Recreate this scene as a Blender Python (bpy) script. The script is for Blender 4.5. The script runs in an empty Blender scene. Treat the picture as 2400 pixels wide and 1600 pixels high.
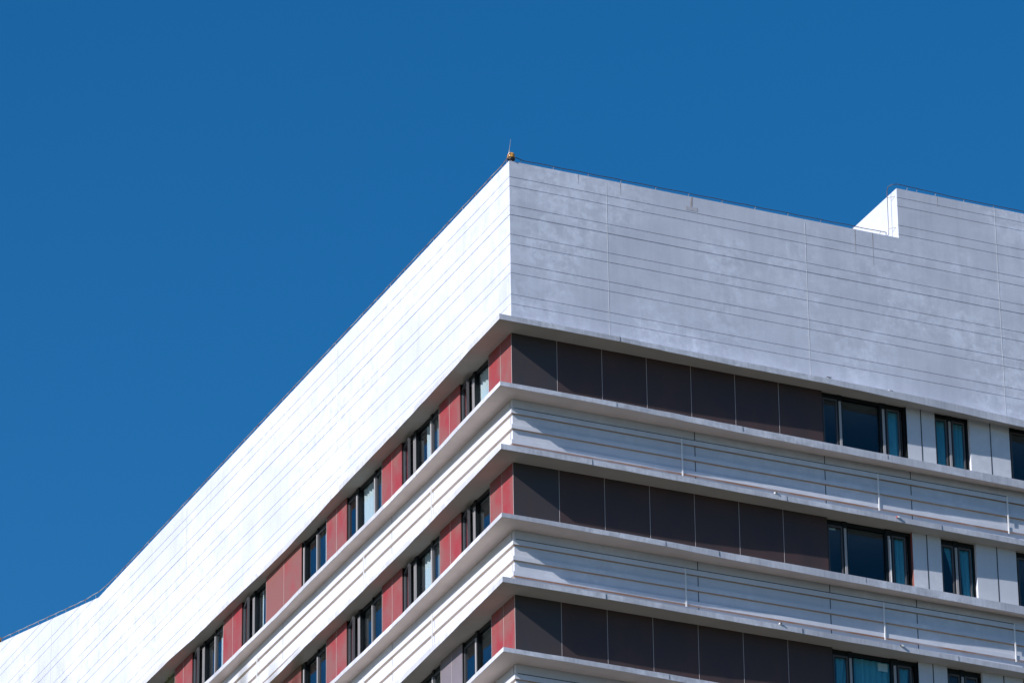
import bpy, math, random
from mathutils import Vector, Matrix
random.seed(7)
C = bpy.context.scene.collection
sc = bpy.context.scene
Z0 = 63.0                       # height of the top-storey soffit above the ground

# ---------------------------------------------------------------- camera
CAM = Vector((-51.6264, -114.0562, Z0 - 61.3857))
YAW, PIT, ROL = 0.42514, 0.45425, -0.013543
fw = Vector((math.sin(YAW)*math.cos(PIT), math.cos(YAW)*math.cos(PIT), math.sin(PIT)))
rt = Vector((math.cos(YAW), -math.sin(YAW), 0)); up = rt.cross(fw)
r2 = rt*math.cos(ROL) + up*math.sin(ROL); u2 = -rt*math.sin(ROL) + up*math.cos(ROL)
cd = bpy.data.cameras.new("camera"); cam = bpy.data.objects.new("camera", cd); C.objects.link(cam)
cam.matrix_world = Matrix(((r2.x, u2.x, -fw.x, CAM.x), (r2.y, u2.y, -fw.y, CAM.y), (r2.z, u2.z, -fw.z, CAM.z), (0, 0, 0, 1)))
cd.sensor_width = 36; cd.lens = 193.81; cd.clip_start = 0.3; cd.clip_end = 6000
cd.dof.use_dof = True; cd.dof.focus_distance = 140; cd.dof.aperture_fstop = 11
sc.camera = cam

# ---------------------------------------------------------------- sky, sun, exposure
SUN = Vector((2.28, 0.60, -1.37)).normalized()      # direction the light travels
elev = math.asin(-SUN.z); rot = math.atan2(-SUN.x, -SUN.y) % (2*math.pi)
w = bpy.data.worlds.new("World"); sc.world = w; w.use_nodes = True
nt = w.node_tree; bg = nt.nodes['Background']
sky = nt.nodes.new('ShaderNodeTexSky'); sky.sky_type = 'NISHITA'; sky.sun_disc = False
sky.sun_elevation = elev; sky.sun_rotation = rot
sky.air_density = 1.0; sky.dust_density = 0.3; sky.ozone_density = 4.0
hs = nt.nodes.new('ShaderNodeHueSaturation'); hs.inputs['Saturation'].default_value = 1.34
nt.links.new(sky.outputs[0], hs.inputs['Color']); nt.links.new(hs.outputs[0], bg.inputs[0])
bg.inputs[1].default_value = 0.092
sd = bpy.data.lights.new("sun", 'SUN'); sd.energy = 4.6; sd.angle = math.radians(0.5); sd.color = (1.0, 0.955, 0.905)
so = bpy.data.objects.new("sun", sd); C.objects.link(so)
so.rotation_euler = SUN.to_track_quat('-Z', 'Y').to_euler()
sc.view_settings.view_transform = 'Standard'; sc.view_settings.look = 'None'
sc.view_settings.exposure = 0.38; sc.view_settings.gamma = 1.0
sc.cycles.max_bounces = 10; sc.cycles.diffuse_bounces = 5; sc.cycles.glossy_bounces = 4
sc.cycles.transparent_max_bounces = 12

# ---------------------------------------------------------------- materials
def mat(name, col, rough=0.6, col2=None, scale=3.0, stretch=(1, 1, 1), bump=0.0, metal=0.0, spec=0.5,
        detail=6, contrast=(0.35, 0.65), bscale=None, grain=0.0):
    m = bpy.data.materials.new(name); m.use_nodes = True
    n = m.node_tree; b = n.nodes['Principled BSDF']
    b.inputs['Base Color'].default_value = (*col, 1); b.inputs['Roughness'].default_value = rough
    b.inputs['Metallic'].default_value = metal; b.inputs['Specular IOR Level'].default_value = spec
    tc = n.nodes.new('ShaderNodeTexCoord')
    if col2:
        mp = n.nodes.new('ShaderNodeMapping'); mp.inputs['Scale'].default_value = stretch
        n.links.new(tc.outputs['Object'], mp.inputs[0])
        nz = n.nodes.new('ShaderNodeTexNoise'); nz.inputs['Scale'].default_value = scale; nz.inputs['Detail'].default_value = detail
        nz.inputs['Roughness'].default_value = 0.6
        n.links.new(mp.outputs[0], nz.inputs['Vector'])
        cr = n.nodes.new('ShaderNodeValToRGB')
        cr.color_ramp.elements[0].position = contrast[0]; cr.color_ramp.elements[0].color = (*col, 1)
        cr.color_ramp.elements[1].position = contrast[1]; cr.color_ramp.elements[1].color = (*col2, 1)
        n.links.new(nz.outputs['Fac'], cr.inputs[0]); n.links.new(cr.outputs[0], b.inputs['Base Color'])
    if bump:
        nb = n.nodes.new('ShaderNodeTexNoise'); nb.inputs['Scale'].default_value = bscale or 9; nb.inputs['Detail'].default_value = 8
        n.links.new(tc.outputs['Object'], nb.inputs['Vector'])
        bp = n.nodes.new('ShaderNodeBump'); bp.inputs['Strength'].default_value = bump; bp.inputs['Distance'].default_value = 0.02
        n.links.new(nb.outputs['Fac'], bp.inputs['Height']); n.links.new(bp.outputs[0], b.inputs['Normal'])
    return m

def paint_mat(name, base, dark, streak=0.5, mottle=1.0, sfreq=4.0):
    """weathered masonry paint: trowel blotches, run-down streaks, fine grain"""
    m = bpy.data.materials.new(name); m.use_nodes = True
    n = m.node_tree; b = n.nodes['Principled BSDF']; L = n.links.new
    b.inputs['Roughness'].default_value = 0.75; b.inputs['Specular IOR Level'].default_value = 0.3
    tc = n.nodes.new('ShaderNodeTexCoord')
    def noise(sc_, st, det=6, rg=0.6, dist=0.0):
        mp = n.nodes.new('ShaderNodeMapping'); mp.inputs['Scale'].default_value = st
        L(tc.outputs['Object'], mp.inputs[0])
        z = n.nodes.new('ShaderNodeTexNoise'); z.inputs['Scale'].default_value = sc_; z.inputs['Detail'].default_value = det
        z.inputs['Roughness'].default_value = rg; z.inputs['Distortion'].default_value = dist
        L(mp.outputs[0], z.inputs['Vector']); return z.outputs['Fac']
    def ramp(v, a, c, lo, hi):
        r = n.nodes.new('ShaderNodeMapRange'); r.inputs[1].default_value = a; r.inputs[2].default_value = c
        r.inputs[3].default_value = lo; r.inputs[4].default_value = hi; L(v, r.inputs[0]); return r.outputs[0]
    def mth(op, a, c):
        r = n.nodes.new('ShaderNodeMath'); r.operation = op; r.use_clamp = True
        for i, x in enumerate((a, c)):
            if isinstance(x, (int, float)): r.inputs[i].default_value = x
            else: L(x, r.inputs[i])
        return r.outputs[0]
    big = ramp(noise(0.45, (1, 1, 1.3), 5, 0.65, 0.15), 0.36, 0.64, 0, 1)
    mid = ramp(noise(2.3, (1, 1, 1.25), 8, 0.66, 0.15), 0.42, 0.60, 0, 1)
    gate = ramp(noise(0.30, (1, 1, 1), 3, 0.5, 0.0), 0.42, 0.58, 0, 1)
    stk = ramp(noise(sfreq, (1, 1, 0.06), 8, 0.7), 0.44, 0.70, 0, 1)
    blot = ramp(noise(3.8, (1, 1, 0.9), 9, 0.72), 0.50, 0.58, 0, 1)
    fine = ramp(noise(16, (1, 1, 1), 4, 0.6), 0.3, 0.7, 0, 1)
    f = mth('MULTIPLY', mth('MULTIPLY', mid, gate), 0.50*mottle)
    f = mth('ADD', f, mth('MULTIPLY', mth('MULTIPLY', blot, gate), 0.34*mottle))
    f = mth('ADD', f, mth('MULTIPLY', big, 0.30*mottle))
    f = mth('ADD', f, mth('MULTIPLY', fine, 0.10))
    f = mth('ADD', f, 0.12)
    f = mth('SUBTRACT', f, mth('MULTIPLY', stk, 0.30*streak))
    mx = n.nodes.new('ShaderNodeMix'); mx.data_type = 'RGBA'
    mx.inputs[6].default_value = (*dark, 1); mx.inputs[7].default_value = (*base, 1)
    L(f, mx.inputs[0]); L(mx.outputs[2], b.inputs['Base Color'])
    bp = n.nodes.new('ShaderNodeBump'); bp.inputs['Strength'].default_value = 0.05; bp.inputs['Distance'].default_value = 0.02
    L(mid, bp.inputs['Height']); L(bp.outputs[0], b.inputs['Normal'])
    return m

def glass_mat(name):
    m = bpy.data.materials.new(name); m.use_nodes = True
    n = m.node_tree; L = n.links.new
    for x in list(n.nodes): n.nodes.remove(x)
    out = n.nodes.new('ShaderNodeOutputMaterial'); mx = n.nodes.new('ShaderNodeMixShader')
    tr = n.nodes.new('ShaderNodeBsdfTransparent'); tr.inputs[0].default_value = (0.85, 0.90, 0.92, 1)
    gl = n.nodes.new('ShaderNodeBsdfGlossy'); gl.inputs['Roughness'].default_value = 0.015; gl.inputs[0].default_value = (0.85, 0.95, 1.0, 1)
    fr = n.nodes.new('ShaderNodeLayerWeight'); fr.inputs['Blend'].default_value = 0.5
    pw_ = n.nodes.new('ShaderNodeMath'); pw_.operation = 'POWER'; pw_.inputs[1].default_value = 4.2
    L(fr.outputs['Facing'], pw_.inputs[0])
    mu = n.nodes.new('ShaderNodeMath'); mu.operation = 'MULTIPLY_ADD'; mu.inputs[1].default_value = 0.9; mu.inputs[2].default_value = 0.035; mu.use_clamp = True
    tc = n.nodes.new('ShaderNodeTexCoord'); nz = n.nodes.new('ShaderNodeTexNoise'); nz.inputs['Scale'].default_value = 0.9; nz.inputs['Detail'].default_value = 1
    bp = n.nodes.new('ShaderNodeBump'); bp.inputs['Strength'].default_value = 0.06; bp.inputs['Distance'].default_value = 0.02
    L(tc.outputs['Object'], nz.inputs['Vector']); L(nz.outputs['Fac'], bp.inputs['Height']); L(bp.outputs[0], gl.inputs['Normal'])
    L(pw_.outputs[0], mu.inputs[0]); L(mu.outputs[0], mx.inputs[0]); L(tr.outputs[0], mx.inputs[1]); L(gl.outputs[0], mx.inputs[2])
    L(mx.outputs[0], out.inputs[0]); return m

M = {}
M['wall'] = paint_mat('white_masonry_paint', (0.685, 0.72, 0.845), (0.46, 0.49, 0.585), streak=0.7)
M['ledge'] = paint_mat('ledge_paint', (0.68, 0.70, 0.80), (0.42, 0.43, 0.50), streak=1.3, sfreq=11)
M['band'] = paint_mat('band_paint', (0.66, 0.68, 0.76), (0.52, 0.54, 0.62), streak=0.5, mottle=0.8)
M['soffit_in'] = mat('room_plaster', (0.30, 0.31, 0.31), 0.8)
M['pier'] = mat('dark_pier', (0.05, 0.055, 0.06), 0.8)
M['room'] = mat('room_wall', (0.10, 0.15, 0.17), 0.8)
M['red'] = mat('red_panel', (0.28, 0.028, 0.036), 0.5, (0.225, 0.085, 0.080), 1.3, (1, 1, 0.7), 0.03, contrast=(0.36, 0.60), bscale=60)
M['redbrown'] = mat('brownish_red_panel', (0.29, 0.045, 0.05), 0.45, (0.23, 0.088, 0.078), 0.9, (1, 1, 0.8), 0.03, contrast=(0.30, 0.50), bscale=60)
M['grey'] = mat('grey_panel', (0.20, 0.17, 0.20), 0.45, (0.16, 0.14, 0.165), 1.6, (1, 1, 0.6), 0.02, contrast=(0.35, 0.65))
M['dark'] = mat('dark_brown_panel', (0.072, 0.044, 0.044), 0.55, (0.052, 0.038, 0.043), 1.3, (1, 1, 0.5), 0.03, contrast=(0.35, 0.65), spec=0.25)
M['charcoal'] = mat('charcoal_panel', (0.048, 0.045, 0.052), 0.5, (0.060, 0.046, 0.048), 1.3, (1, 1, 0.5), 0.03, contrast=(0.35, 0.65), spec=0.3)  # dark panel near the corner, a reflected sheen painted into its colour
M['joint'] = mat('pale_joint', (0.48, 0.43, 0.44), 0.5)
M['joint_dark'] = mat('dark_joint', (0.03, 0.04, 0.05), 0.7)
M['frame'] = mat('dark_window_frame', (0.008, 0.011, 0.014), 0.4, spec=0.25)
M['sash'] = mat('grey_sash', (0.075, 0.075, 0.085), 0.45, spec=0.3)
M['strip'] = mat('anodised_strip', (0.34, 0.33, 0.35), 0.45)
M['glass'] = glass_mat('tinted_glass')
M['curtain'] = mat('curtain_cloth', (0.70, 0.72, 0.73), 0.9)
M['teal'] = mat('teal_curtain', (0.10, 0.42, 0.52), 0.9)
M['drip'] = mat('rusty_drip_edge', (0.30, 0.27, 0.22), 0.8, (0.34, 0.22, 0.14), 1.2, (1, 1, 1), contrast=(0.35, 0.65))  # darker copy for right-face lip undersides, shade painted in along with rust
M['drip_l'] = mat('sunlit_drip_edge', (0.80, 0.66, 0.56), 0.7, (0.68, 0.52, 0.42), 1.2)  # pale warm copy for left-face lip undersides, bounce light painted in
M['rust'] = mat('rust_line', (0.52, 0.46, 0.45), 0.8, (0.45, 0.24, 0.15), 0.9, (1, 1, 1), contrast=(0.36, 0.56))
M['post'] = mat('white_post', (0.72, 0.72, 0.74), 0.4)
M['metal'] = mat('galvanised_steel', (0.55, 0.55, 0.56), 0.35, (0.30, 0.20, 0.15), 3.0, metal=0.6)
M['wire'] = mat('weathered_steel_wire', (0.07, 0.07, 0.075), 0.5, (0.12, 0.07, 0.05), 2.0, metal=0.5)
M['wire_lit'] = mat('bright_steel_wire', (0.55, 0.50, 0.47), 0.40, (0.25, 0.13, 0.10), 1.5, metal=0.4, contrast=(0.4, 0.6))  # paler copy of the wire steel for the left side, sunlight painted in
M['amber'] = mat('amber_lens', (0.72, 0.40, 0.09), 0.15, (0.33, 0.10, 0.02), 9)
M['black'] = mat('black_rubber', (0.012, 0.012, 0.012), 0.4)
M['stain'] = mat('rust_stain', (0.44, 0.43, 0.48), 0.8, (0.36, 0.29, 0.28), 6)
M['patch'] = mat('mortar_patch', (0.40, 0.40, 0.45), 0.9, (0.50, 0.50, 0.56), 9)
M['paper'] = mat('pale_sheet', (0.72, 0.80, 0.76), 0.7)
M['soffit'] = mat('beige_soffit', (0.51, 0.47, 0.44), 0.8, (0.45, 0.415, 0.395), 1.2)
M['soffit_hi'] = mat('pale_beige_soffit', (0.74, 0.61, 0.52), 0.8, (0.66, 0.54, 0.465), 1.2)  # lighter, warmer copy for sill undersides, bounced sunlight painted into the colour
M['membrane'] = mat('sill_membrane', (0.44, 0.43, 0.42), 0.9)  # invented covering for the unseen sill tops, toned to limit bounce light
M['roof'] = mat('roof_slab', (0.32, 0.32, 0.31), 0.9)
M['ground'] = mat('paving', (0.035, 0.045, 0.02), 0.9, (0.06, 0.06, 0.035), 0.05)  # coloured dark to cut the light bounced up from below
M['leaf'] = mat('leaf_green', (0.06, 0.07, 0.015), 0.6, (0.13, 0.11, 0.03), 4)
M['cane'] = mat('cane', (0.16, 0.18, 0.05), 0.5)
M['redcap'] = mat('red_cap', (0.5, 0.05, 0.05), 0.5)

# ---------------------------------------------------------------- mesh helpers
def P(face, s, d, z):
    """s along the facade from the corner, d inward, z relative to the top soffit"""
    return Vector((s, d, z + Z0)) if face == 'R' else Vector((d, s, z + Z0))

class MB:
    def __init__(s): s.v = []; s.f = []
    def quad(s, *pts):
        k = len(s.v); s.v += [Vector(p) for p in pts]; s.f.append(tuple(range(k, k+len(pts)))); return s
    def hexa(s, p):
        k = len(s.v); s.v += [Vector(q) for q in p]
        s.f += [tuple(k+i for i in t) for t in ((0, 1, 2, 3), (7, 6, 5, 4), (0, 4, 5, 1), (1, 5, 6, 2), (2, 6, 7, 3), (3, 7, 4, 0))]; return s
    def box(s, face, s0, s1, d0, d1, z0, z1):
        return s.hexa([P(face, s0, d0, z0), P(face, s1, d0, z0), P(face, s1, d1, z0), P(face, s0, d1, z0),
                       P(face, s0, d0, z1), P(face, s1, d0, z1), P(face, s1, d1, z1), P(face, s0, d1, z1)])
    def prism(s, face, poly, d0, d1):
        """poly of (s,z)"""
        k = len(s.v); n = len(poly)
        s.v += [P(face, a, d0, b) for a, b in poly] + [P(face, a, d1, b) for a, b in poly]
        s.f.append(tuple(range(k, k+n))); s.f.append(tuple(range(k+2*n-1, k+n-1, -1)))
        for i in range(n): j = (i+1) % n; s.f.append((k+i, k+j, k+n+j, k+n+i))
        return s
    def tube(s, pts, r, n=6, r1=None):
        pts = [Vector(p) for p in pts]; m = len(pts); rings = []
        for i, p in enumerate(pts):
            t = (pts[min(i+1, m-1)] - pts[max(i-1, 0)]).normalized()
            a = t.cross(Vector((0, 0, 1)));
            if a.length < 1e-3: a = t.cross(Vector((1, 0, 0)))
            a.normalize(); b = t.cross(a)
            rr = r if r1 is None else r + (r1-r)*i/(m-1)
            k = len(s.v); rings.append(k)
            s.v += [p + a*math.cos(2*math.pi*j/n)*rr + b*math.sin(2*math.pi*j/n)*rr for j in range(n)]
        for a, b in zip(rings, rings[1:]):
            for j in range(n): s.f.append((a+j, a+(j+1) % n, b+(j+1) % n, b+j))
        s.f.append(tuple(rings[0]+j for j in range(n))[::-1]); s.f.append(tuple(rings[-1]+j for j in range(n)))
        return s
    def lathe(s, c, prof, n=20):
        c = Vector(c); rings = []
        for r, z in prof:
            k = len(s.v); rings.append(k)
            s.v += [c + Vector((r*math.cos(2*math.pi*j/n), r*math.sin(2*math.pi*j/n), z)) for j in range(n)]
        for a, b in zip(rings, rings[1:]):
            for j in range(n): s.f.append((a+j, a+(j+1) % n, b+(j+1) % n, b+j))
        s.f.append(tuple(rings[0]+j for j in range(n))[::-1]); s.f.append(tuple(rings[-1]+j for j in range(n)))
        return s
    def build(s, name, m, parent=None, smooth=False, label=None):
        me = bpy.data.meshes.new(name); me.from_pydata([tuple(v) for v in s.v], [], s.f); me.update()
        o = bpy.data.objects.new(name, me); C.objects.link(o); me.materials.append(m)
        import bmesh
        bm = bmesh.new(); bm.from_mesh(me); bmesh.ops.remove_doubles(bm, verts=bm.verts, dist=1e-5); bmesh.ops.recalc_face_normals(bm, faces=bm.faces); bm.to_mesh(me); bm.free()
        if smooth:
            for p in me.polygons: p.use_smooth = True
        if parent: o.parent = parent; o.matrix_parent_inverse = parent.matrix_world.inverted() if False else Matrix.Translation(-parent.location)
        if label: o['label'] = label
        return o

def empty(name, loc, label, cat, group=None):
    o = bpy.data.objects.new(name, None); C.objects.link(o); o.location = loc; o.empty_display_size = 0.2
    o['label'] = label; o['category'] = cat
    if group: o['group'] = group
    return o
def tag(o, label, cat, group=None):
    o['label'] = label; o['category'] = cat
    if group: o['group'] = group
    return o
def interp(x, xs, ys):
    if x <= xs[0]: return ys[0]
    for a, b, c, d in zip(xs, xs[1:], ys, ys[1:]):
        if x <= b: return c + (d-c)*(x-a)/(b-a)
    return ys[-1]

# ---------------------------------------------------------------- ground
g = MB().quad((-2500, -2500, 0), (2500, -2500, 0), (2500, 2500, 0), (-2500, 2500, 0)).build('ground', M['ground'])
g['kind'] = 'structure'

# ---------------------------------------------------------------- building
LEN_L, LEN_R = 62.0, 30.0
B = empty('office_building', (0, 0, 0), 'white tower block with banded storeys, red and dark brown panels and a high windowless parapet', 'building')

# parapet: bands of wall between real grooves, in front of a backing wall
TOPZ, STEPZ, STEPX = 4.91, 6.39, 11.28
def ramp_top(y): return TOPZ if y < 30.5 else TOPZ + (y-30.5)*0.2305
gz = [0.82, 1.09, 1.70, 1.97, 2.53, 2.80, 3.36, 3.63, 4.19, 4.45]
hi = [5.02, 5.29, 5.86, 6.12]
allz = gz + hi + [6.70, 6.96, 7.55, 7.80, 8.40, 8.65, 9.25, 9.5, 10.1, 10.35, 10.9, 11.2]
def gw(z): return 0.024 if abs(z-3.36) < .01 else (0.017 if z in (4.45, 4.19, 2.53, 1.97) else 0.015)
pw = MB()
# right, lower part
def bands(zs, zlo, zhi):
    out = []; a = zlo
    for z in zs:
        if z <= zlo or z >= zhi: continue
        out.append((a, z - gw(z)/2)); a = z + gw(z)/2
    out.append((a, zhi)); return out
def comb(face, s0, s1, zs, ztop, back, m0=0.0):
    """wall with the grooves cut into it, one extruded section"""
    prof = []
    for a, b in bands(zs, 0.0, ztop):
        prof += [(0.0, a), (0.0, b), (0.025, b), (0.025, None)]
    prof = prof[:-2]
    out = []
    for i, (d, z) in enumerate(prof):
        if z is None: z = prof[i+1][1]
        out.append((d, z))
    out += [(back, ztop), (back, 0.0)]
    mb = MB(); n = len(out)
    mb.v += [P(face, s0 + (0 if d > m0 else 0), d, z) for d, z in out] + [P(face, s1, d, z) for d, z in out]
    mb.f.append(tuple(range(n))); mb.f.append(tuple(range(2*n-1, n-1, -1)))
    for i in range(n): j = (i+1) % n; mb.f.append((i, j, n+j, n+i))
    return mb
rb = comb('R', 0.0, STEPX, gz, TOPZ, 0.30)
rb.v = [Vector((v.x + (v.y if v.x < 1e-6 else 0), v.y, v.z)) for v in rb.v]
rb.build('parapet_wall', M['wall'], B)
comb('R', STEPX, LEN_R, gz + hi, STEPZ, 9.0).build('parapet_wall', M['wall'], B)
# left, with the ramped top
def yat(z): return 30.5 + (z-TOPZ)/0.2305
lb = comb('L', 0.0, LEN_L, gz, TOPZ, 0.30)
lb.v = [Vector((v.x, v.y + (v.x if v.y < 1e-6 else 0), v.z)) for v in lb.v]
lb.build('parapet_wall', M['wall'], B)
for a, b in bands(allz, 0.0, ramp_top(LEN_L)):
    if b <= TOPZ: continue
    if a < TOPZ: pw.prism('L', [(30.5, TOPZ+.0005), (LEN_L, TOPZ+.0005), (LEN_L, b), (yat(b), b)], 0.0, 0.03)
    else: pw.prism('L', [(yat(a), a), (LEN_L, a), (LEN_L, b), (yat(b), b)], 0.0, 0.03)
pw.prism('L', [(LEN_L - .01, TOPZ+.0005), (LEN_L - .01, ramp_top(LEN_L) - .003), (30.52, TOPZ+.0005)], 0.03, 0.30)
pw.build('parapet_ramp', M['wall'], B)

for s in (2.75, 8.49, 14.23, 19.97, 25.71):
    top = TOPZ - 0.11 if s < STEPX else STEPZ - 0.03
    MB().box('R', s - 0.005, s + 0.005, -0.004, -0.001, 0.17, top).build('joint_strip', M['post'], B)
for s in (11.55, 23.05, 34.74, 46.3):
    MB().box('L', s - 0.012, s + 0.012, -0.007, -0.001, 0.17, ramp_top(s) - 0.2).build('joint_strip', M['wall'], B)
MB().box('L', 0.135, 0.150, -0.004, -0.001, 0.17, TOPZ - 0.05).build('joint_strip', M['band'], B)
MB().box('R', STEPX + .3, LEN_R, 9.0, 9.3, 0.4, 4.2).box('R', 0.35, 26, 0.35, 58, 3.6, 3.9).build('roof', M['roof'], B)

# ledges
XR = [0, 1.6, 2.5, 3.8, 5, 6, 7.2, 8.8, 11.25, 12.1, 13.1, 14.3, 16, 30]
PR = [.60, .605, .60, .58, .55, .525, .51, .475, .43, .41, .39, .36, .34, .34]
YL0 = [0, 1.34, 4, 6.5, 9, 11, 13, 14.7, 16.2, 18, 20, 21.5, 23.1, 26, 62]
PL0 = [.60, .57, .47, .41, .38, .34, .27, .215, .225, .275, .30, .32, .40, .42, .42]
YL1 = [0, 1.3, 4, 6.4, 9, 13, 15, 17, 23, 62]
PL1 = [.59, .55, .46, .40, .37, .36, .31, .31, .36, .38]
def ledge(zb, zt, yl, pl, dropR=None, topR=None, sill=False):
    cols = []
    rnd = random.Random(int(abs(zb)*1000) + 5)
    def j(a): return rnd.uniform(-a, a)
    ys = [LEN_L - i*0.45 for i in range(int((LEN_L-0.5)/0.45)+1)]
    for y in ys:
        p = interp(y, yl, pl) + j(.006)
        cols.append(((-p, y, zt + j(.003)), (-p + .004, y, zb + j(.004)), (0.2, y, zb), (0.2, y, zt)))
    p = PR[0]
    cols.append(((-p, -p, zt), (-p, -p, zb), (0.2, 0.2, zb), (0.2, 0.2, zt)))
    x = 0.6
    while x <= LEN_R:
        p = interp(x, XR, PR) + j(.005)
        db = interp(x, *dropR) if dropR else 0; dt = interp(x, *topR) if topR else 0
        cols.append(((x, -p, zt - dt + j(.003)), (x, -p + .004, zb - db + j(.004)), (x, 0.2, zb), (x, 0.2, zt)))
        x += 0.45
    m = MB()
    for c in cols: m.v += [Vector((a, b, z + Z0)) for a, b, z in c]
    n = len(cols)
    for i in range(n-1):
        a, b = 4*i, 4*(i+1)
        for q in range(4): m.f.append((a+q, b+q, b+(q+1) % 4, a+(q+1) % 4))
    m.f.append((0, 1, 2, 3)); m.f.append((4*n-1, 4*n-2, 4*n-3, 4*n-4))
    led = m.build('ledge', M['ledge'], B)
    q = MB()
    for c in cols:
        (xo, yo, zo_), (xi, yi, zi_) = c[1], c[2]
        fx = .014 if xo < xi - .05 else 0; fy = .014 if yo < yi - .05 else 0
        for (x, y, z) in ((xo+fx, yo+fy, zo_), (xi, yi, zi_)):
            q.v += [Vector((x, y, z + Z0 - .004)), Vector((x, y, z + Z0 + .01))]
    for i in range(n-1):
        a, b = 4*i, 4*(i+1)
        q.f += [(a, a+2, b+2, b), (a+1, b+1, b+3, a+3), (a, b, b+1, a+1), (a+2, a+3, b+3, b+2)]
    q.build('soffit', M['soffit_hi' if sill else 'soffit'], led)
    if sill:
        t = MB()
        for c in cols:
            (xo, yo, zo_), (xi, yi, zi_) = c[0], c[3]
            fx = .02 if xo < xi - .05 else 0; fy = .02 if yo < yi - .05 else 0
            for (x, y, z) in ((xo+fx, yo+fy, zt), (xi, yi, zt)):
                t.v += [Vector((x, y, z + Z0 - .004)), Vector((x, y, z + Z0 + .006))]
        for i in range(n-1):
            a, b = 4*i, 4*(i+1)
            t.f += [(a, a+2, b+2, b), (a+1, b+1, b+3, a+3), (a, b, b+1, a+1), (a+2, a+3, b+3, b+2)]
        t.build('sill_top', M['membrane'], led)  # added unseen sheet, limits light bounced onto the panels above
    return led
H = 3.6
def ledge_joint(x, z0, z1, dz0=0):
    p = interp(x, XR, PR)
    MB().box('R', x-.0028, x+.0028, -p-.0075, -p+.02, z0+.004, z1-.004).build('ledge_joint', M['sash'], B)
ledge(0.0, 0.15, YL0, PL0, ([0, 2.5, 5.8, 9, 11, 12.1, 13.4, 14.6, 30], [0, 0, .04, .04, .08, .11, .15, .18, .2]),
      ([0, 3, 12, 14.6, 30], [0, .03, .04, .12, .14]))
NST = 5
for k in range(NST):
    ledge(-1.85 - k*H, -1.735 - k*H, YL1, PL1, ([0, 4, 6, 14, 30], [0, .03, .07, .11, .11]), sill=True)
    ledge(-3.6 - k*H, -3.455 - k*H, YL1, PL1)

for k in range(3):
    for x in ((2.62, 6.2, 10.4) if k == 0 else (3.9, 5.4, 9.6)): ledge_joint(x, -1.87-k*H, -1.735-k*H)
    for x in (1.9, 7.4, 11.9): ledge_joint(x + .3*k, -3.6-k*H, -3.455-k*H)
ledge_joint(2.75, 0.0, .15)
# spandrels with three projecting lips
def spandrel(k):
    o = -k*H
    m = MB(); e = 0.0
    for face in 'RL':
        L_ = LEN_R if face == 'R' else LEN_L
        z0_, z1_ = -3.6 + o + .001, -1.80 + o
        m.hexa([P(face, 0, 0, z0_), P(face, L_, 0, z0_), P(face, L_, .3, z0_), P(face, .3, .3, z0_),
                P(face, 0, 0, z1_), P(face, L_, 0, z1_), P(face, L_, .3, z1_), P(face, .3, .3, z1_)])
    sp = m.build('spandrel_wall', M['band'], B)
    for (a, b, dm) in ((-2.28, -2.14, 'drip'), (-2.70, -2.58, 'drip'), (-3.12, -3.00, 'rust')):
        l = MB(); q = 0.058; LIN = {'R': .002, 'L': .024}
        for face in 'RL':
            L_ = LEN_R if face == 'R' else LEN_L
            l.hexa([P(face, -q, -q, a+o+.008), P(face, L_, -q, a+o+.008), P(face, L_, -0.001, a+o-LIN[face]), P(face, -0.001, -0.001, a+o-LIN[face]),
                    P(face, -q, -q, b+o), P(face, L_, -q, b+o), P(face, L_, -0.001, b+o), P(face, -0.001, -0.001, b+o)])
        lip = l.build('lip', M['band'], B)
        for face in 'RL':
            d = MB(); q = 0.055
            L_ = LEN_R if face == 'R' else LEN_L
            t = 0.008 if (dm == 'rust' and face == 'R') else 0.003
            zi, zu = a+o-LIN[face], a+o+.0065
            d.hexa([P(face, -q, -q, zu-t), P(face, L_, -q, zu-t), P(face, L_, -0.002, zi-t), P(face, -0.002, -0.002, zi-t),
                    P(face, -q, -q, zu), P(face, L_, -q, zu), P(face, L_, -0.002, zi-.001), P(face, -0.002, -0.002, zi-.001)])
            d.build('drip_edge', M[dm if face == 'R' else 'drip_l'], lip)  # added underside plate; colour carries bounce light, shade and the real rust
    MB().box('R', 0.05, 14.1, -0.010, -0.001, -2.135+o, -2.095+o).build('shadow_gap', M['joint_dark'], B)  # raised dark strip, painted shade of the gap above the top lip
    MB().box('R', 14.1, 14.115, -0.0605, -0.001, -2.27+o, -2.10+o).build('end_trim', M['post'], B)
    for s in ((5.08, 8.79, 11.28, 15.0) if k == 0 else (5.06, 8.79, 11.28, 15.0)):
        j = MB().box('R', s-.011, s+.011, -.004, .01, -3.45+o, -1.87+o)
        j.build('dark_joint', M['joint_dark'], B)
    for s in (0.14, 7.78, 15.45, 23.1, 30.8):
        j = MB().box('L', s-.008, s+.008, -.003, .01, -3.45+o, -1.87+o)
        j.build('dark_joint', M['joint_dark' if s < 1 else 'sash'], B)
for k in range(NST): spandrel(k)

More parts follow.
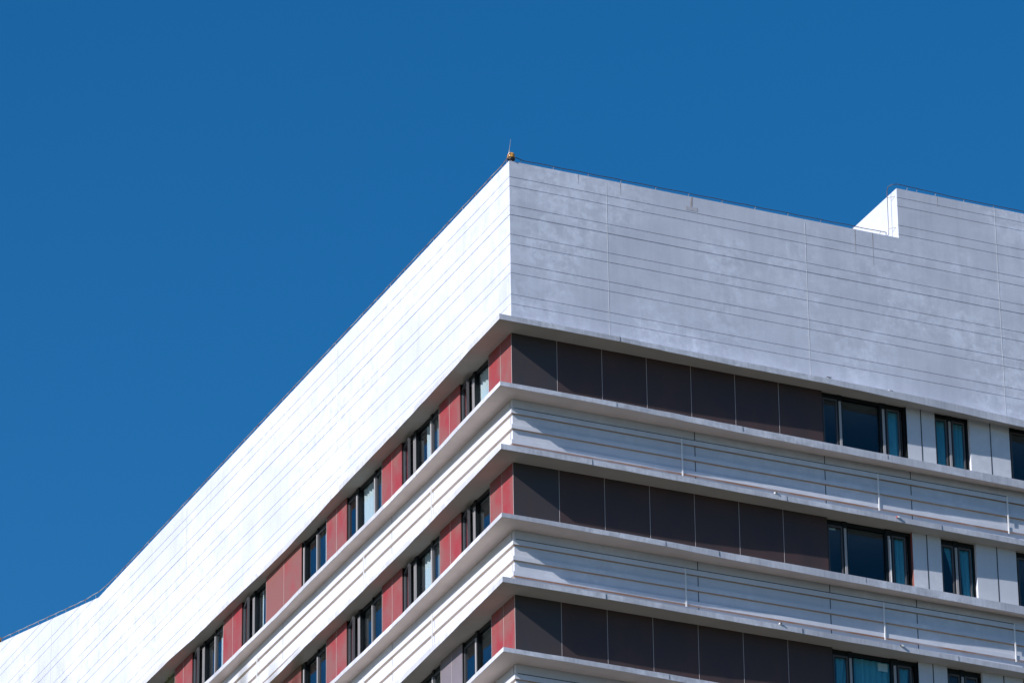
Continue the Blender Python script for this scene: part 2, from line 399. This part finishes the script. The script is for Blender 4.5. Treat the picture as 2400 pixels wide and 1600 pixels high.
# window storey: panels, windows
def curtain(face, s0, s1, z0, z1, m, parent, d=0.175, amp=0.022, wl=0.17, tie=None):
    c = MB(); n = max(12, int((s1-s0)/0.02)); rows = 8; rnd = random.Random(int(s0*77)+3)
    ph = rnd.random()*6
    grid = []
    for r in range(rows+1):
        t = r/rows; row = []
        for i in range(n+1):
            u = i/n
            a, b = s0, s1
            if tie:                              # gathered towards one side lower down
                side, amt = tie; sh = math.sin(min(1, t*1.25)*math.pi/2)*amt*(s1-s0)
                if side > 0: a = s0 + sh
                else: b = s1 - sh
            s = a + (b-a)*u
            dd = d + amp*math.sin(2*math.pi*(u*(s1-s0)/wl) + ph) + 0.4*amp*math.sin(2*math.pi*u*(s1-s0)/wl*0.43+1)
            row.append(P(face, s, dd, z1 + (z0-z1)*t))
        grid.append(row)
    for r in range(rows+1): c.v += grid[r]
    for r in range(rows):
        for i in range(n):
            k = r*(n+1)+i; c.f.append((k, k+1, k+n+2, k+n+1))
    o = c.build('curtain', m, parent, smooth=True)
    return o

def window(face, s0, s1, zo, lights, mulls, curtains=(), label=None, papers=(), rec=0.075, opened=None):
    """lights: glass bays (a,b,kind) kind f fixed / c casement; mulls: (a,b) dark; lies between s0..s1"""
    zb, zt = -1.80 + zo, 0.0 + zo
    if face == 'L':      # recessed glazing: near jamb hidden by the cladding
        lights = [(a+.15 if i else s0+.05, b+.15, kd) for i, (a, b, kd) in enumerate(lights)]
        mulls = [(a+.15, b+.15) for a, b in mulls]
        lights = [(a-.02 if i else a, min(b+.02, s1-.03), kd) for i, (a, b, kd) in enumerate(lights)]
        mulls = [(a+.02, b-.02) for a, b in mulls]
    fr = MB()
    fr.box(face, s0, s1, rec, rec+.10, zt-.11, zt)                 # head
    fr.box(face, s0, s1, rec, rec+.10, zb, zb+.08)                 # cill
    fr.box(face, s0, s0+.05, rec, rec+.10, zb+.08, zt-.11)
    fr.box(face, s1-.05, s1, rec, rec+.10, zb+.08, zt-.11)
    w_ = fr.build('window', M['frame'], B, label=label)
    prev = None
    for (a, b) in mulls:
        MB().box(face, a, b, rec-.035, rec+.09, zb+.08, zt-.001).build('mullion', M['frame'], w_)
    for i, (a, b, kind) in enumerate(lights):
        if kind == 'f':
            MB().box(face, a, b, rec+.04, rec+.046, zb+.08, zt-.11).build('pane', M['glass'], w_)
            continue
        t = 0.038; ztop = zt-.16
        sm = MB()
        def bx(mm, p0, p1, q0, q1, z0, z1):
            if opened == i or (isinstance(opened, tuple) and i in opened):
                # sash hinged on its far side and swung outwards
                an = math.radians(13); ca, sa = math.cos(an), math.sin(an)
                def R_(s, d): s -= b; d -= rec; return (b + s*ca - d*sa, rec + s*sa + d*ca)
                pts = [R_(p0, q0), R_(p1, q0), R_(p1, q1), R_(p0, q1)]
                mm.hexa([P(face, x, y, z0) for x, y in pts] + [P(face, x, y, z1) for x, y in pts])
            else: mm.box(face, p0, p1, q0, q1, z0, z1)
        bx(sm, a, a+t, rec-.03, rec+.03, zb+.08, ztop); bx(sm, b-t, b, rec-.03, rec+.03, zb+.08, ztop)
        bx(sm, a+t, b-t, rec-.03, rec+.03, ztop-.045, ztop); bx(sm, a+t, b-t, rec-.03, rec+.03, zb+.08, zb+.13)
        so_ = sm.build('casement', M['sash'], w_)
        hd = MB().box(face, a, b, rec-.02, rec+.06, ztop+.001, zt-.11).build('transom', M['frame'], w_)
        gm = MB(); bx(gm, a+t, b-t, rec-.003, rec+.003, zb+.13, ztop-.05); gm.build('pane', M['glass'], w_)
        if opened == i or (isinstance(opened, tuple) and i in opened):
            st = MB(); st.tube([P(face, a+.06, rec-.13, zb+.5), P(face, a+.02, rec+.02, zb+.62)], .008)
            st.build('stay', M['sash'], w_)
    # lit grey cover strips on the mullions
    for (a, b) in mulls:
        c = (a+b)/2; h = min(.032, (b-a)*.3)
        if opened is not None and abs(a - lights[opened-1][1]) < .01:
            for c in (a+.022, b-.022, b-.075): MB().box(face, c-.011, c+.011, rec-.055, rec-.0355, zb+.08, zt-.20).build('cover_strip', M['strip'], w_)
            continue
        MB().box(face, c-h, c+h, rec-.055, rec-.0355, zb+.08, zt-.20).build('cover_strip', M['strip'], w_)
    for c in curtains:
        a, b, m = c[0], c[1], c[2]; tie = c[3] if len(c) > 3 else None
        sh_ = .38 if face == 'L' else .07
        curtain(face, a+sh_, b+sh_, zb+.02, zt-.12, M[m], w_, tie=tie)
    for (a, b, z0, z1) in papers:
        MB().box(face, a, b, rec+.048, rec+.052, z0+zo, z1+zo).build('paper_sheet', M['paper'], w_)
    return w_

def panels(face, s0, joints, s1, zo, m, label=None, edge=True):
    """a group of cladding panels between two windows, with pale joint strips"""
    xs = [s0] + list(joints) + [s1]
    for a, b in zip(xs, xs[1:]):
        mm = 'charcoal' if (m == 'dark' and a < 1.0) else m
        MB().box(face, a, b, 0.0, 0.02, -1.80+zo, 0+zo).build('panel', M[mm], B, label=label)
    MB().box(face, s0+.004, s1-.004, 0.021, 0.34, -1.80+zo, 0+zo).build('pier', M['pier'], B)
    for j in joints:
        MB().box(face, j-.005, j+.005, -.005, -.001, -1.80+zo, -.002+zo).build('joint_strip', M['joint'], B)
    if edge and face == 'L':
        MB().box(face, s1-.012, s1-.001, -.006, -.001, -1.80+zo, -.002+zo).build('joint_strip', M['joint'], B)

# ---- left facade layout (repeats 7.68 m groups, measured)
for k in range(NST):
    zo = -k*H
    g1 = 'red'
    # corner panels (butt against the right face)
    panels('L', 0.02, [0.70], 1.44, zo, 'red')
    m2 = 'grey' if k == 2 else 'red'
    panels('L', 3.28, [3.95], 4.63, zo, m2)
    panels('L', 7.12, [7.77], 8.45, zo, 'red')
    panels('L', 10.90, [11.60], 12.31, zo, 'red')
    panels('L', 14.13, [15.41], 16.73, zo, 'redbrown')
    panels('L', 18.59, [19.27], 20.0, zo, 'red')
    panels('L', 22.46, [23.14], 23.83, zo, 'red')
    panels('L', 26.3, [27.0], 27.68, zo, 'red')
    panels('L', 29.5, [30.2], 30.9, zo, 'red')
    panels('L', 34.0, [34.7], LEN_L-.1, zo, 'red')
def shade(): return None
LW = {
 0: [
  (1.44, 3.28, [(1.46, 2.24, 'f'), (2.42, 3.08, 'c')], [(2.24, 2.42)], [(1.48, 2.0, 'curtain'), (2.08, 2.20, 'curtain')], 1),
  (4.63, 7.12, [(4.66, 5.00, 'c'), (5.16, 6.06, 'f'), (6.26, 6.95, 'c')], [(5.00, 5.16), (6.06, 6.26)], [(4.7, 5.0, 'curtain'), (5.16, 5.42, 'curtain')], 2),
  (8.45, 10.90, [(8.48, 8.78, 'c'), (8.94, 9.98, 'f'), (10.2, 10.72, 'c')], [(8.78, 8.94), (9.98, 10.2)], [(8.5, 8.8, 'curtain'), (9.02, 9.72, 'curtain'), (9.82, 9.96, 'curtain')], None),
  (12.31, 14.13, [(12.33, 12.86, 'c'), (12.98, 13.78, 'f')], [(12.86, 12.98), (13.78, 13.94)], [(12.36, 12.46, 'curtain')], None),
  (16.73, 18.59, [(16.75, 17.50, 'f'), (17.68, 18.40, 'c')], [(17.50, 17.68)], [(16.95, 17.08, 'curtain'), (17.30, 17.48, 'curtain')], 1),
  (20.0, 22.46, [(20.02, 20.50, 'c'), (20.62, 21.36, 'f'), (21.56, 22.26, 'c')], [(20.50, 20.62), (21.36, 21.56)], [(20.04, 20.16, 'curtain'), (21.30, 21.40, 'curtain')], 2),
  (23.83, 26.3, [(23.86, 24.3, 'c'), (24.42, 25.3, 'f'), (25.5, 26.1, 'c')], [(24.3, 24.42), (25.3, 25.5)], [], None),
  (27.68, 29.5, [(27.7, 28.2, 'c'), (28.3, 29.1, 'f')], [(28.2, 28.3), (29.1, 29.3)], [], None),
 ]}
LW[1] = [
  (1.44, 3.28, [(1.46, 2.26, 'f'), (2.44, 3.08, 'c')], [(2.26, 2.44)], [(2.12, 2.2, 'curtain')], 1),
  (4.63, 7.12, [(4.66, 5.00, 'c'), (5.16, 6.06, 'f'), (6.26, 6.95, 'c')], [(5.00, 5.16), (6.06, 6.26)], [(4.7, 4.95, 'curtain'), (5.2, 5.62, 'curtain'), (5.92, 6.04, 'curtain')], 2),
  (8.45, 10.90, [(8.48, 9.0, 'c'), (9.1, 9.86, 'f'), (10.04, 10.70, 'c')], [(9.0, 9.1), (9.86, 10.04)], [(9.84, 9.98, 'curtain')], 2),
  (12.31, 14.13, [(12.33, 12.80, 'c'), (12.92, 13.74, 'f')], [(12.80, 12.92), (13.74, 13.94)], [], None)] + LW[0][4:]
LW[2] = [
  (1.44, 3.28, [(1.46, 2.24, 'f'), (2.42, 3.08, 'c')], [(2.24, 2.42)], [], None)] + [
  (a, b, l, m_, [], None) for (a, b, l, m_, c_, o_) in LW[0][1:]]
for k in range(NST):
    for (a, b, li, mu, cu, op) in LW[min(k, 2)]:
        window('L', a, b, -k*H, li, mu, cu, opened=op)
        # red painted reveals
        MB().box('L', b-.006, b-.002, 0.022, 0.072, -1.80-k*H, -.002-k*H).build('reveal', M['frame'], B)

# ---- right facade layout
RJ = [1.255, 2.51, 3.765, 5.02, 6.275, 7.53]
for k in range(NST):
    zo = -k*H
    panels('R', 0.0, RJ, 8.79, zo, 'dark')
    MB().box('L', 0.002, 0.016, -.006, -.001, -1.80+zo, -.002+zo).build('joint_strip', M['joint'], B)
    cu = {0: [(10.72, 11.02, 'teal')], 1: [(10.76, 11.04, 'teal')]}.get(k, [(8.9, 9.3, 'teal', (-1, .5)), (9.42, 10.5, 'teal'), (10.72, 11.0, 'teal', (-1, .3))])
    pp = {1: [(8.86, 9.10, -.26, -.17)], 2: [(10.16, 10.44, -.37, -.16)]}.get(k, [])
    window('R', 8.79, 11.25, zo, [(8.84, 9.26, 'c'), (9.40, 10.50, 'f'), (10.69, 11.08, 'c')], [(9.26, 9.40), (10.50, 10.69)], cu, papers=pp, rec=0.10)
    if k == 1:
        MB().box('R', 10.60, 10.625, .03, .05, -1.72+zo, -.30+zo).build('blind_rod', M['post'], B)
    cw = {0: [(12.14, 12.50, 'teal'), (12.60, 13.0, 'teal')], 1: [(12.16, 12.52, 'teal', (1, .75)), (12.62, 13.0, 'teal', (1, .2))]}.get(k, [])
    window('R', 12.08, 13.11, zo, [(12.12, 12.47, 'c'), (12.62, 12.99, 'c')], [(12.47, 12.62)], cw, rec=0.10)
    window('R', 14.29, 16.7, zo, [(14.36, 14.85, 'c'), (14.95, 16.0, 'f'), (16.1, 16.55, 'c')], [(14.85, 14.95), (16.0, 16.1)], [], rec=0.10)
    wl = 'white_wall'
    for a, b, j in ((11.25, 12.08, 11.67), (13.11, 14.29, 13.72), (16.7, LEN_R, 17.6)):
        MB().box('R', a, b, 0.0, 0.34, -1.80+zo, 0+zo).build('pier', M['band'], B)
        MB().box('R', j-.014, j+.014, -.004, -.001, -1.74+zo, -.002+zo).build('dark_joint', M['joint_dark'], B)
    MB().box('R', 11.246, 11.2495, .003, .098, -1.80+zo, -.002+zo).build('reveal', M['redbrown' if k == 1 else 'frame'], B)

# floors and rooms behind the glass
for k in range(NST):
    zo = -k*H
    for z1, z2 in ((-2.75, -2.62), (-.10, -.001)):
        MB().hexa([Vector((x, y, Z0+zz+zo)) for zz in (z1, z2) for x, y in ((.36, .36), (LEN_R-.1, .36), (LEN_R-.1, LEN_L-.1), (.36, LEN_L-.1))]).build('floor_slab', M['soffit_in'], B)
    a, b = -2.61+zo, -.101+zo
    for y in (4.0, 7.8, 11.6, 15.4, 19.3, 23.1, 27.0, 30.8): MB().box('L', y, y+.1, .36, 4.89, a, b).build('partition', M['room'], B)
    MB().box('L', 4.0, LEN_L-.2, 4.9, 5.0, a, b).build('partition', M['room'], B)
    MB().box('R', 5.2, LEN_R-.2, 4.2, 4.3, a, b).build('partition', M['room'], B)
    for x in (8.5, 11.6, 13.7): MB().box('R', x, x+.1, .36, 4.19, a, b).build('partition', M['room'], B)

# plain body down to the ground and the sides that close the block
zb = -NST*H
bd = MB()
bd.hexa([Vector(v) for v in ((0, 0, 0), (LEN_R, 0, 0), (LEN_R, LEN_L, 0), (0, LEN_L, 0), (0, 0, Z0+zb), (LEN_R, 0, Z0+zb), (LEN_R, LEN_L, Z0+zb), (0, LEN_L, Z0+zb))])
bd.build('lower_body', M['band'], B)
sb = MB()
sb.hexa([Vector(v) for v in ((LEN_R, 0, Z0+zb), (LEN_R+.3, 0, Z0+zb), (LEN_R+.3, LEN_L, Z0+zb), (LEN_R, LEN_L, Z0+zb), (LEN_R, 0, Z0+4.9), (LEN_R+.3, 0, Z0+4.9), (LEN_R+.3, LEN_L, Z0+4.9), (LEN_R, LEN_L, Z0+4.9))])
sb.hexa([Vector(v) for v in ((0, LEN_L, Z0+zb), (LEN_R, LEN_L, Z0+zb), (LEN_R, LEN_L+.3, Z0+zb), (0, LEN_L+.3, Z0+zb), (0, LEN_L, Z0+4.9), (LEN_R, LEN_L, Z0+4.9), (LEN_R, LEN_L+.3, Z0+4.9), (0, LEN_L+.3, Z0+4.9))])
sb.build('rear_wall', M['band'], B)

# stains and a repair patch on the right parapet
MB().prism('R', [(5.02, 4.61), (5.36, 4.61), (5.36, 4.50), (5.02, 4.50)], -.004, -.001).build('repair_patch', M['patch'], B)
MB().prism('R', [(5.15, 4.62), (5.18, 4.90), (5.23, 4.90), (5.21, 4.62)], -.003, -.001).build('rust_stain', M['stain'], B)
for s, l_ in ((9.97, .75), (10.49, 1.0), (1.95, .25), (3.15, .35), (12.5, .3)):
    t = 4.90 if s < STEPX else 6.38
    MB().prism('R', [(s-.010, t), (s+.012, t), (s+.004, t-l_), (s-.002, t-l_)], -.0025, -.001).build('rust_stain', M['stain'], B)

# white posts on the spandrels
for k in range(3):
    o = -k*H
    for face, s in (('R', 4.68), ('R', 10.29), ('R', 14.08), ('L', 5.0), ('L', 9.54), ('L', 17.2)):
        h = .016 if face == 'R' else .009
        MB().box(face, s-h, s+h, -.085, -.0605, -3.19+o, -2.15+o).build('post', M['post'], B)

# ---------------------------------------------------------------- lightning protection along the roof edge
def conductor(name, pts, clips, label, m, r=0.010, face='R', extra=()):
    e = empty(name, tuple(pts[0]), label, 'lightning conductor', 'lightning conductors along the roof edge')
    for c in extra: MB().tube([Vector(c[0]), Vector(c[1])], .006, 5).build('clip', M['wire'], e)
    MB().tube(pts, r, 6).build('wire', m, e, smooth=True)
    for c in clips:
        base, top = c
        b_ = Vector(base); t_ = Vector(top)
        side = Vector((0.03, 0, 0)) if face == 'R' else Vector((0, 0.03, 0))
        MB().tube([b_ - Vector((0, 0, .02)), b_ + (t_-b_)*.55, b_ + (t_-b_)*.9 + side*.8, t_ + side*.2], .008, 5).build('clip', M['metal'], e)
    return e
rr = random.Random(3)
pts = []
for i in range(0, 113):
    x = 0.14 + i*0.1; pts.append(Vector((min(x, 11.12), 0.06, Z0 + TOPZ + .125 + rr.uniform(-.002, .002) - .012*math.sin(x*3.2)**2)))
pts[0] = Vector((0.13, 0.07, Z0+TOPZ+.19)); pts[1] = Vector((0.22, .06, Z0+TOPZ+.16)); pts[2] = Vector((0.34, .06, Z0+TOPZ+.135))
# ends by climbing the return wall of the raised part
pts = [p for p in pts if p.x < 11.0]
pts += [Vector((11.06, .30, Z0+TOPZ+.13)), Vector((11.15, .30, Z0+TOPZ+.22)), Vector((11.15, .30, Z0+5.6)), Vector((11.15, .29, Z0+6.40)), Vector((11.16, .25, Z0+6.53)), Vector((11.24, .15, Z0+6.56)), Vector((11.34, .07, Z0+6.56))]
clips = [((x, .06, Z0+TOPZ), (x, .06, Z0+TOPZ+.12)) for x in (.34, 1.27, 2.26, 3.19, 4.19, 5.14, 6.11, 7.07, 8.03, 8.99, 9.95, 10.75)]
ret_clips = [((11.285, .1, Z0+6.2), (11.16, .29, Z0+6.22)), ((11.285, .12, Z0+5.28), (11.16, .30, Z0+5.30))]
conductor('lightning_conductor', pts, clips, 'dark wire on small clips along the lower right parapet, climbing the white step', M['wire'], extra=ret_clips)
pts = [Vector((11.34 + .12*i, .07, Z0 + STEPZ + (.17 if i < 2 else .165 - .05*min(1, (i-2)/14)) + rr.uniform(-.003, .003))) for i in range(0, 150)]
conductor('lightning_conductor', pts, [((x, .07, Z0+STEPZ), (x, .07, Z0+STEPZ+.12)) for x in (11.63, 11.92, 12.48, 13.34, 14.24, 15.2, 16.2, 17.2, 18.2)],
          'dark wire on clips along the raised parapet at the upper right', M['wire'])
pts = [Vector((.05, .04 + .25*i, 0)) for i in range(0, 210)]
for p in pts: p.z = Z0 + ramp_top(p.y) + .155 + rr.uniform(-.002, .002) - .012*math.sin((p.y-.26)*3.24)**2 + .07*math.exp(-((p.y-30.6)/.9)**2)
pts[0] = Vector((0.0, -.03, Z0 + TOPZ + .20)); pts[1].z += .03
ys = [.26, .55, 1.25, 2.24, 3.1] + [4.05 + .97*i for i in range(25)] + [28.2, 29.06, 29.97, 30.89, 31.82, 32.75, 33.6, 34.5, 35.32, 36.14, 37.13, 38.01, 38.78, 39.7]
conductor('lightning_conductor', pts, [((.05, y, Z0+ramp_top(y)), (.05, y, Z0+ramp_top(y)+.15)) for y in ys],
          'bright rusty wire on clips along the sunlit left parapet and up its ramp', M['wire_lit'], r=.012, face='L')

rod = MB().tube([(-.02, -.02, Z0+TOPZ+.10), (-.015, -.03, Z0+TOPZ+.2), (0.045, -.02, Z0+TOPZ+.62)], .012, 7, r1=.005)
tag(rod.build('lightning_rod', M['metal'], smooth=True), 'thin pale pointed rod standing at the roof corner beside the amber light', 'lightning rod')

def beacon(c, s, label):
    e = empty('warning_light', c, label, 'warning light', 'amber warning lights on the parapet')
    MB().tube([Vector(c), Vector(c)+Vector((0, 0, .045*s))], .02*s, 8).build('stem', M['post'], e)
    MB().lathe(c, [(.06*s, .04*s), (.088*s, .055*s), (.09*s, .085*s), (.078*s, .095*s)]).build('base', M['black'], e)
    MB().lathe(c, [(.074*s, .096*s), (.089*s, .105*s), (.090*s, .135*s), (.084*s, .15*s), (.089*s, .16*s), (.086*s, .19*s), (.068*s, .222*s), (.04*s, .240*s), (.012*s, .246*s)]).build('lens', M['amber'], e, smooth=True)
beacon((0.085, 0.055, Z0+TOPZ), 1.12, 'amber dome light on a black base at the corner of the roof')
beacon((0.10, 40.12, Z0+ramp_top(40.12)), 1.1, 'amber dome light at the far left end of the parapet, cut by the picture edge')

# ---------------------------------------------------------------- small fittings left on the ledges
def fitting(name, c, size, m, label, cat, extra=None):
    x, y, z = c; a, b, h = size
    e = empty(name, (x, y, z), label, cat)
    MB().hexa([(x-a, y-b, z), (x+a, y-b, z), (x+a, y+b, z), (x-a, y+b, z), (x-a*.9, y-b*.9, z+h), (x+a*.9, y-b*.9, z+h), (x+a*.9, y+b*.9, z+h), (x-a*.9, y+b*.9, z+h)]).build('housing', m, e)
    if extra: extra(e, x, y, z)
    return e
def plate(e, x, y, z): MB().hexa([(x-.06, y-.045, z+.0605), (x+.06, y-.045, z+.0605), (x+.06, y+.045, z+.0605), (x-.06, y+.045, z+.0605), (x-.06, y-.045, z+.07), (x+.06, y-.045, z+.07), (x+.06, y+.045, z+.07), (x-.06, y+.045, z+.07)]).build('lid', M['sash'], e)
fitting('junction_box', (8.80, -.40, Z0+.112), (.045, .03, .06), M['post'], 'small white box with a grey lid on the topmost right ledge', 'junction box', plate)
def cable(e, x, y, z): MB().tube([(x+.02, y, z+.035), (x+.08, y, z+.05), (x+.15, y, z+.02), (x+.2, y+.01, z-.02), (x+.28, y+.02, z-.03)], .008, 6).build('cable', M['wire'], e)
fitting('cable_stub', (10.55, -.40, Z0+.10), (.02, .02, .045), M['post'], 'white plug with a bent dark cable tail on the topmost right ledge', 'cable', cable)
def pl2(e, x, y, z): MB().tube([(x, y-.03, z+.03), (x, y-.05, z+.03)], .02, 10).build('cap', M['sash'], e)
fitting('wall_bracket', (7.10, -.49, Z0-3.458), (.05, .03, .05), M['post'], 'small white bracket on the second slab edge below the long dark panels', 'bracket', pl2)
def pl3(e, x, y, z): MB().tube([(x-.03, y, z+.025), (x-.05, y, z+.025)], .025, 10).build('cap', M['redcap'], e)
fitting('pipe_end', (10.62, -.455, Z0-3.50), (.03, .03, .05), M['post'], 'white and red pipe end at the slab edge right of a white post', 'pipe', pl3)
fitting('wall_bracket', (7.09, -.50, Z0-7.06), (.04, .03, .045), M['post'], 'small white bracket on the third slab edge, lowest of the brackets', 'bracket', pl2)
def pl4(e, x, y, z): MB().tube([(x-.03, y, z+.025), (x-.045, y, z+.03)], .025, 10).build('cap', M['black'], e)
fitting('pipe_end', (10.56, -.455, Z0-7.08), (.03, .03, .045), M['post'], 'cream and black pipe end on the lowest visible slab edge at right', 'pipe', pl4)

# ---------------------------------------------------------------- foreground bamboo, far inside the near blur
def pix(u, v, t):
    d = fw*12921 + r2*(u-1200) - u2*(v-800)
    return CAM + d.normalized()*t
D = 8.0
def bamboo(base_u, tips, label, seed):
    rn = random.Random(seed)
    b0 = pix(base_u, 1700, D); base = Vector((b0.x, b0.y, 0))
    e = empty('bamboo', base, label, 'plant', 'bamboo plants close to the camera')
    crown = pix(base_u, 1760, D)
    n = 8
    st = [base + Vector((.10*math.sin(i*.4), .05*math.sin(i*.7), 0))*(i/n) + (crown-base)*(i/n) for i in range(n+1)]
    MB().tube(st, .022, 8, r1=.008).build('stem', M['cane'], e, smooth=True)
    for (u, v, lean, wd) in tips:
        tip = pix(u, v, D + rn.uniform(-.3, .3)); root = pix(u+lean, v+170, D + rn.uniform(-.1, .1))
        l = MB(); N = 9; prev = None
        bend = (tip-root).cross(Vector(fw)).normalized()*(.02 if lean > 0 else -.02)
        pts = []
        for i in range(N+1):
            t = i/N; c = crown.lerp(root, min(1, t*3)) if t < .333 else root.lerp(tip, (t-.333)/.667)
            c = c + bend*math.sin(math.pi*t); wv = wd*math.sin(math.pi*(0.08+.92*t))**.7
            sd_ = (r2*math.cos(.5) + fw*math.sin(.5))*max(wv, .0006)
            pts.append((c-sd_, c+fw*wv*.25, c+sd_))
        for a in pts: l.v += [Vector(q) for q in a]
        for i in range(N):
            k = 3*i; l.f += [(k, k+1, k+4, k+3), (k+1, k+2, k+5, k+4)]
        l.build('leaf', M['leaf'], e, smooth=True)
bamboo(600, [(700, 1520, -75, .006), (640, 1545, -60, .004), (572, 1535, -70, .006), (520, 1560, 10, .004), (395, 1570, -30, .005), (1, 2, 3, 4)][:5],
       'blurred olive leaves rising at the bottom edge, left of the middle', 5)
bamboo(90, [(138, 1545, -12, .0016), (108, 1555, 6, .0016), (60, 1562, 10, .0014)], 'faint blurred leaf tips in the bottom left corner', 9)
